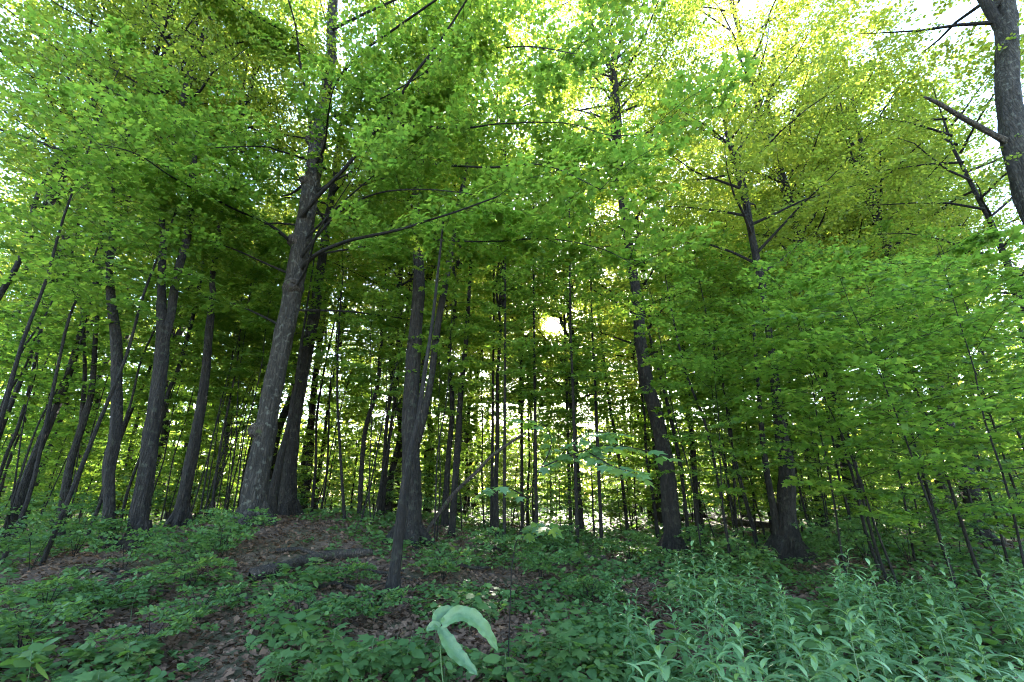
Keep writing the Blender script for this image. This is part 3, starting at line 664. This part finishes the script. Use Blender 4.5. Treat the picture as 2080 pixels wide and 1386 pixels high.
# ---- undergrowth -------------------------------------------------------------------------
def lance_mesh(i): 
    T, Fc = strip_leaf(6, (0.22, 0.25, 0.28)[i], (0.3, 0.5, 0.7)[i]); return mesh_np('leaf', T, Fc, M_HERB, np.full(len(T), (0.35, 0.6, 0.8)[i]), True)
LANCES = [lance_mesh(i) for i in range(3)]
def herb_layout(seed):
    rg = random.Random(seed); h = rg.uniform(0.55, 0.85); n = 20; L = []
    bend = Vector((rg.uniform(-.12, .12), rg.uniform(-.12, .12), 0))
    for k in range(n):
        t = 0.25 + 0.75 * (k / (n - 1)); p = Vector((0, 0, h * t)) + bend * t * t
        a = k * 2.4 + rg.uniform(-.3, .3); el = 0.25 + 0.75 * max(0, t - 0.6) / 0.4 * 0.9
        s = (0.16 if t < 0.8 else 0.16 - 0.3 * (t - 0.8)) * rg.uniform(0.8, 1.15)
        L.append((p, az_dir(a, el), s))
    tb = Tubes(); tb.add([bend * t * t + Vector((0, 0, h * t - 0.05)) for t in (0, .35, .7, 1.02)], [.005, .0045, .0035, .0015], 5)
    return L, tb.mesh('stem', M_STEM)
HERB = [herb_layout(300 + i) for i in range(5)]
def herb_foliage(i):
    lv = Leaves()
    for p, d, s in HERB[i][0]:
        R = frame(d); lv.add(np.array([p]), R[:, 2][None], R[:, 0][None], np.array([s]))
    n = len(HERB[i][0]); return lv.mesh('foliage', LANCE, M_HERB, np.clip(0.1 + 0.8 * (np.arange(n) / n) ** 1.5 + RNG.normal(0, .1, n), 0, 1))
HERBF = [herb_foliage(i) for i in range(5)]
HL, HG = 'waist-high herb with narrow drooping leaves in the dense right bank'.replace(' in the dense right bank', ' crowding the sunny bank'), 'narrow-leaved herbs'
cand = []
while len(cand) < 270:
    y = random.uniform(1.7, 6.6); x = random.uniform(0.1, 1.3 * y + 0.3)
    if x < 0.35 * (y - 1.2) + 0.25 and random.random() < 0.75: continue
    if x < 0.12 * y + 0.3: continue
    cand.append(Vector((x, y, float(ground_z(x, y)))))
cand.sort(key=lambda p: p.y)
for i, p in enumerate(cand):
    k = i % 5
    t = thing('tall_herb', near_label('waist-high herb with narrow drooping leaves', p.x, p.y, 'growing'), 'herb', p, random.uniform(0, 6.28), HG, random.uniform(0.62, 1.2))
    inst(t, 'stem', HERB[k][1])
    vis = 1.9 < p.y < 3.6 and p.x < 1.2 * p.y
    if i < 400 and vis and i % 2 == 0:
        for q, (lp, d, s) in enumerate(HERB[k][0]):
            o = new_obj('leaf', LANCES[min(2, int(q * 3.4 / 20))], t); R = Matrix(frame(d).tolist()).to_4x4()
            o.matrix_basis = Matrix.Translation(lp) @ R @ Matrix.Scale(s, 4)
    else: inst(t, 'foliage', HERBF[k])

def seedling(seed, n=7, h=0.22, leaf=0.09, tmpl=OVATE, mat=M_SHRUB):
    rg = random.Random(seed); lv = Leaves(); tb = Tubes(); top = Vector((rg.uniform(-.05, .05), rg.uniform(-.05, .05), h))
    tb.add([(0, 0, -0.04), top * 0.5 + Vector((.01, 0, 0)), top], [.003, .0026, .0016], 4)
    for k in range(n):
        a = k * 2.4 + rg.uniform(-.4, .4); z = h * (0.55 + 0.45 * k / n); d = az_dir(a, rg.uniform(-.2, .25))
        lv.add(np.array([top * (z / h) + d * 0.03], np.float32), np.array([[rg.gauss(0, .3), rg.gauss(0, .3), 1]], np.float32), np.array([d], np.float32), np.array([leaf * rg.uniform(.7, 1.25)], np.float32))
    return tb.mesh('stem', M_STEM), lv.mesh('foliage', tmpl, mat)
SEED = [seedling(500 + i, 9 + i, 0.14 + 0.04 * i, 0.07 + .008 * i, OVATE if i % 2 else MAPLE_HI) for i in range(6)]
cnt = 0
while cnt < 290:
    y = 2.6 + 8.5 * random.random() ** 1.1; x = random.uniform(-1.2, 0.75) * y; p = Vector((x, y, float(ground_z(x, y)))); k = random.randrange(6); px = 0
    m = noise.noise((p.x * 0.8, p.y * 0.8, 5.0))
    if m < -0.05 and px < 1000: continue
    t = thing('broad_leaved_seedling', near_label('small broad-leaved seedling', p.x, p.y, 'sprouting'), 'seedling', p, random.uniform(0, 6.28), 'seedlings on the forest floor', random.uniform(.7, 1.4))
    inst(t, 'stem', SEED[k][0]); inst(t, 'foliage', SEED[k][1]); cnt += 1

def shrub(seed, h, n, sl):
    rg = random.Random(seed); lv = Leaves(); tb = Tubes()
    for s in range(4):
        a = s * 1.6 + rg.uniform(-.4, .4); e = Vector((math.cos(a) * h * .35, math.sin(a) * h * .35, h * rg.uniform(.7, 1)))
        pts = [Vector((0, 0, -.05)), e * 0.45 + Vector((0, 0, h * .12)), e]; tb.add(pts, [.008, .006, .003], 5)
        for k in range(n):
            t = 0.35 + 0.65 * (k + rg.random()) / n; p = pts[0].lerp(pts[1], t * 2) if t < .5 else pts[1].lerp(pts[2], t * 2 - 1)
            put_spray(lv, tb, rg.choice(SPR_SPARSE), p, az_dir(a + rg.uniform(-1.4, 1.4), rg.uniform(0, .35)), sl * rg.uniform(.6, 1.1), 0.7, rg.uniform(-.2, .2), 0.004)
    return tb.mesh('stem', M_TWIG), lv.mesh('crown', OVATE, M_SHRUB)
SHR = [shrub(600 + i, 0.6 + .25 * i, 4, 0.45 + 0.06 * i) for i in range(4)]
for px, py, k, sc in [(60, 1160, 2, .8), (150, 1130, 2, .9), (20, 1120, 3, .9), (330, 1180, 1, .8), (440, 1150, 1, .8), (90, 1250, 0, .8), (400, 1270, 0, .7),
                      (600, 1290, 0, .8), (120, 1110, 3, 1.0), (30, 1100, 3, 1.1), (460, 1120, 1, .9), (1000, 1130, 0, .9), (1120, 1120, 0, 1), (1280, 1140, 0, 1), (1450, 1140, 1, .9),
                      (1500, 1165, 0, 1), (1720, 1150, 1, 1), (1760, 1140, 2, 1), (1850, 1150, 2, 1.1), (1950, 1140, 2, 1.2), (2040, 1150, 3, 1.0), (1700, 1100, 2, 1.2), (1800, 1090, 3, 1.2), (1900, 1100, 3, 1.2), (2060, 1100, 3, 1.3),
                      (1100, 1180, 0, .8), (250, 1160, 1, .8), (700, 1200, 0, .7), (380, 1210, 0, .9), (200, 1260, 0, .8), (900, 1180, 0, .8), (760, 1270, 0, .7), (40, 1330, 0, .8), (300, 1340, 0, .7), (1200, 1230, 0, .7)]:
    p = on_ground(px, py)
    t = thing('low_shrub', near_label('low shrub with flat oval-leaved sprays', p.x, p.y, 'growing'), 'shrub', p, random.uniform(0, 6.28), 'low shrubs on the forest floor', sc)
    inst(t, 'stem', SHR[k][0]); inst(t, 'crown', SHR[k][1])

for i in range(85):
    y = random.uniform(15, 42); x = random.uniform(-1.2, 1.2) * y
    t = thing('low_shrub', near_label('distant sunlit bush', x, y, 'growing'), 'shrub', (x, y, float(ground_z(x, y))), random.uniform(0, 6.28), 'sunlit bushes far back', random.uniform(1.0, 1.9))
    k = random.choice((2, 3)); inst(t, 'stem', SHR[k][0]); inst(t, 'crown', SHR[k][1])

def ground_cover():
    rg = np.random.default_rng(9); n = 85000
    a = rg.uniform(-0.98, 0.98, n); r = 2.2 + 15.5 * rg.uniform(0, 1, n) ** 1.25
    X = np.sin(a) * r; Y = np.cos(a) * r
    keep = np.zeros(n, bool); hh = np.zeros(n)
    for i in range(n):
        m = noise.noise((X[i] * .75, Y[i] * .75, 5.0)) + 0.5 * noise.noise((X[i] * 2.3, Y[i] * 2.3, 1.0))
        thr = -0.02 if X[i] < 0.4 else -0.34
        if 5.5 < Y[i] < 11 and -7 < X[i] < 0.3: thr = 0.12
        keep[i] = m > thr; hh[i] = max(0, m - thr)
    X, Y, hh = X[keep], Y[keep], hh[keep]; n = len(X)
    Z = ground_z(X, Y) + rg.uniform(0.03, 1, n) * (0.08 + 0.28 * np.minimum(hh, 0.7))
    P = np.stack([X, Y, Z], -1); th = rg.uniform(0, 6.28, n); r = np.hypot(X, Y)
    H = np.stack([np.cos(th), np.sin(th), rg.uniform(-.4, .2, n)], -1); N = np.stack([rg.normal(0, .4, n), rg.normal(0, .4, n), np.ones(n)], -1)
    lv = Leaves(); lv.add(P, N, H, rg.uniform(0.04, 0.10, n) * (1 + r * 0.02))
    n = 26000; a = rg.uniform(-1.0, 1.0, n); r = rg.uniform(15, 60, n); X = np.sin(a) * r; Y = np.cos(a) * r; th = rg.uniform(0, 6.28, n)
    lv.add(np.stack([X, Y, ground_z(X, Y) + rg.uniform(0.02, 0.5, n) * (0.5 + 0.5 * np.sin(X * 0.8) * np.sin(Y * 0.6))], -1), np.stack([rg.normal(0, .4, n), rg.normal(0, .4, n), np.ones(n)], -1), np.stack([np.cos(th), np.sin(th), rg.uniform(-.4, .2, n)], -1), rg.uniform(0.10, 0.28, n))
    o = new_obj('ground_cover', lv.mesh('ground_cover', HEX, M_SHRUB)); o['kind'] = 'stuff'; o['label'] = 'low green ground cover spread over the forest floor'; o['category'] = 'ground cover'
ground_cover()

def litter():
    rg = np.random.default_rng(19); n = 95000
    a = rg.uniform(-0.98, 0.98, n); r = 2.5 + 19 * rg.uniform(0, 1, n) ** 1.2; X = np.sin(a) * r; Y = np.cos(a) * r
    P = np.stack([X, Y, ground_z(X, Y) + rg.uniform(0.0, 0.05, n)], -1); th = rg.uniform(0, 6.28, n)
    lv = Leaves(); lv.add(P, np.stack([rg.normal(0, .45, n), rg.normal(0, .45, n), np.ones(n)], -1), np.stack([np.cos(th), np.sin(th), np.zeros(n)], -1), rg.uniform(.03, .11, n))
    o = new_obj('leaf_litter', lv.mesh('leaf_litter', DEADLEAF, M_LITTER)); o['kind'] = 'stuff'; o['label'] = 'brown fallen leaves carpeting the forest floor'; o['category'] = 'leaf litter'
litter()

# ---- the pale arching plant in front ------------------------------------------------------
def arching_plant():
    b = on_ground(925, 1500); Y = b.y
    t = thing('arching_plant', 'pale green plant with long arching strap leaves over the seedlings', 'plant', b)
    hub = at_depth(893, 1275, Y) - b
    tb = Tubes(); pp, rr = smooth_path([(0, 0, -.05), hub * 0.5 + Vector((-.03, 0, 0)), hub], [.006, .005, .004], .03); tb.add(pp, rr, 6); inst(t, 'stem', tb.mesh('stem', M_STEM))
    def blade(poly, wid, dy, tint):
        P = [at_depth(px, py, Y + dy * i / (len(poly) - 1)) - b for i, (px, py) in enumerate(poly)]
        c, _ = smooth_path(P, [1] * len(P), 0.012); n = len(c); V = []; Fc = []
        for i, p in enumerate(c):
            s = i / (n - 1); w = wid * (math.sin(math.pi * min(1, 0.06 + 0.94 * s ** 0.8))) ** 0.7 * 0.5
            d = (c[min(i + 1, n - 1)] - c[max(i - 1, 0)]).normalized(); side = d.cross(Vector((0.25, -0.75, 0.6))).normalized(); up = side.cross(d)
            rip = 0.008 * math.sin(s * 31 + wid * 90) + 0.004 * math.sin(s * 71); V += [p + side * w + up * (w * .5 + rip), p + side * w * .5 + up * (w * .3 - rip * .5), p, p - side * w * .5 + up * (w * .3 + rip * .5), p - side * w + up * (w * .5 - rip)]
        for i in range(n - 1):
            for k in range(4): a = i * 5 + k; Fc.append((a, a + 1, a + 6, a + 5))
        ti = np.array([tint + 0.25 * math.sin(i * 1.7) * (1 if k in (0, 4) else 0.6) - (0.35 if k == 2 else 0) for i in range(n) for k in range(5)])
        inst(t, 'leaf', mesh_np('leaf', [tuple(v) for v in V], Fc, M_PALE, np.clip(ti, 0, 1), True))
    blade([(893, 1275), (905, 1298), (922, 1325), (945, 1348), (970, 1372)], .10, -.12, .3)
    blade([(898, 1270), (928, 1250), (960, 1258), (985, 1283), (1000, 1305), (1012, 1324)], .11, .05, .5)
    blade([(893, 1273), (888, 1260), (900, 1246), (926, 1236)], .09, .1, .3)
    blade([(893, 1276), (880, 1272), (866, 1281)], .06, -.03, .2)
arching_plant()

# ---- near maple sapling with a broad spray of single leaves --------------------------------
def near_maple():
    b = at_depth(1030, 1300, 4.6); b.z = float(ground_z(b.x, b.y))
    t = thing('young_maple', 'young maple with one broad spray of pale leaves reaching to the tall dark trunk', 'sapling', b)
    tb = Tubes(); P = [Vector((0, 0, -.1))] + [at_depth(px, py, b.y + dy) - b for px, py, dy in [(1040, 1150, 0), (1053, 1090, -.1), (1074, 1014, -.3), (1100, 950, -.6)]]
    pp, rr = smooth_path(P, [.006, .0055, .005, .0045, .004], .1); tb.add(pp, rr, 7); inst(t, 'stem', tb.mesh('stem', M_TWIG))
    T, Fc = MAPLE_HI; leafm = [mesh_np('leaf', T, Fc, (M_PALE, M_SHRUB, M_MAPLE)[i], np.full(len(T), .3 + .25 * i)) for i in range(3)]
    rg = random.Random(77)
    lines = [[(1100, 950, -.6), (1160, 925, -1.0), (1230, 905, -1.3), (1310, 915, -1.5), (1350, 930, -1.5)], [(1130, 937, -.8), (1180, 885, -1.2), (1250, 880, -1.6)],
             [(1190, 915, -1.1), (1240, 945, -1.6), (1290, 960, -2.0)], [(1074, 1014, -.3), (1020, 985, -.5), (985, 1000, -.7)], [(1100, 950, -.6), (1120, 900, -.5), (1100, 860, -.4), (1040, 850, -.4)], [(1053, 1090, -.1), (1090, 1060, -.5), (1120, 1075, -.9)]]
    for ln in lines:
        p = [at_depth(px, py, b.y + dy) - b for px, py, dy in ln]; c, r = smooth_path(p, list(np.linspace(.006, .002, len(p))), .05); bb = Tubes(); bb.add(c, r, 5); inst(t, 'branch', bb.mesh('branch', M_TWIG))
        for i, q in enumerate(c):
            for sg in (-1, 1):
                if i < 2 or rg.random() < .2: continue
                d = (c[min(i + 1, len(c) - 1)] - c[i - 1]).normalized(); a = math.atan2(d.y, d.x) + sg * rg.uniform(.4, 1.3); h = az_dir(a, rg.uniform(-.6, 0))
                o = new_obj('leaf', rg.choice(leafm), t); o.matrix_basis = Matrix.Translation(q + h * .04) @ Matrix(frame(h, rg.uniform(-.6, .6)).tolist()).to_4x4() @ Matrix.Scale(rg.uniform(.07, .125), 4)
near_maple()

# ---- fallen wood -----------------------------------------------------------------------------
def fallen(label, poly, lift=0.0, name='fallen_log', mat=M_DEAD, cat='log', sides=12, free_end=False, group=None):
    P, R = [], []; b = on_ground(poly[0][0], poly[0][1]); t = thing(name, label, cat, b, 0, group)
    for i, (px, py, w) in enumerate(poly):
        p = on_ground(px, py) if not (free_end and i) else at_depth(px, py, b.y - 0.12 * i)
        if not (free_end and i): p.z += lift
        P.append(p - b); R.append(.5 * w * p.y / F)
    pp, rr = smooth_path(P, R, .1); tb = Tubes(); tb.add([pp[0] - (pp[1] - pp[0]) * .1] + pp, [rr[0] * .5] + rr, sides, .3, poly[0][0]); inst(t, 'wood', tb.mesh('wood', mat))
fallen('rotten dark log lying in the brown leaf litter', [(505, 1188, 22), (566, 1172, 20), (621, 1154, 18), (672, 1143, 16), (720, 1138, 14), (756, 1136, 9)], .12)
fallen('bare dead branch propped up against the cluster of thin stems', [(857, 1094, 8), (917, 1009, 8), (973, 954, 7), (1003, 923, 6), (1069, 878, 4)], 0, 'dead_branch', M_DEAD, 'branch', 8, True)
fallen('curved fallen trunk lying behind the old hollow-footed trunk', [(1330, 1068, 12), (1380, 1062, 13), (1436, 1056, 15), (1496, 1072, 15), (1567, 1080, 12)], .25)
fallen('short dark stick lying at the foot of the thin bare grey stem', [(742, 1216, 7), (786, 1213, 7), (800, 1215, 5)], .03, 'fallen_stick', M_DEAD, 'stick', 7)
for i in range(22):
    px = random.uniform(80, 1500); py = random.uniform(1120, 1290); L_ = random.uniform(25, 80)
    fallen(near_label('thin dry twig', on_ground(px, py).x, on_ground(px, py).y, 'lying'), [(px, py, 4), (px + L_ * .5, py + random.uniform(-9, 9), 3.5), (px + L_, py + random.uniform(-14, 14), 2)], .04, 'fallen_twig', M_DEAD, 'twig', 5, group='dry twigs on the forest floor')
for i, (px, py, L_, w) in enumerate([(560, 1128, 150, 8), (700, 1165, 120, 7), (880, 1150, 130, 8), (330, 1140, 110, 7), (640, 1205, 140, 7), (1180, 1105, 110, 7), (1230, 1140, -120, 8), (180, 1170, 100, 7), (980, 1120, 90, 6), (430, 1225, 120, 6)]):
    a = random.uniform(-18, 18); g = on_ground(px, py)
    fallen(near_label('crooked fallen branch', g.x, g.y, 'lying'), [(px, py, w), (px + L_ * .3, py + a * .5 - 5, w * .9), (px + L_ * .6, py + a * .6 + 6, w * .7), (px + L_, py + a, w * .35)], .07, 'fallen_branch', M_DEAD, 'branch', 7, group='fallen branches on the forest floor')
for i in range(30):
    y = random.uniform(2.4, 6.5); x = random.uniform(0.3, 1.1) * y; k = i % 6; p = Vector((x, y, float(ground_z(x, y))))
    t = thing('broad_leaved_plant', near_label('knee-high broad-leaved plant among the herbs', x, y, 'growing'), 'plant', p, random.uniform(0, 6.28), 'broad-leaved plants among the herbs', random.uniform(1.0, 1.6))
    inst(t, 'stem', SEED[k][0]); inst(t, 'foliage', SEED[k][1])
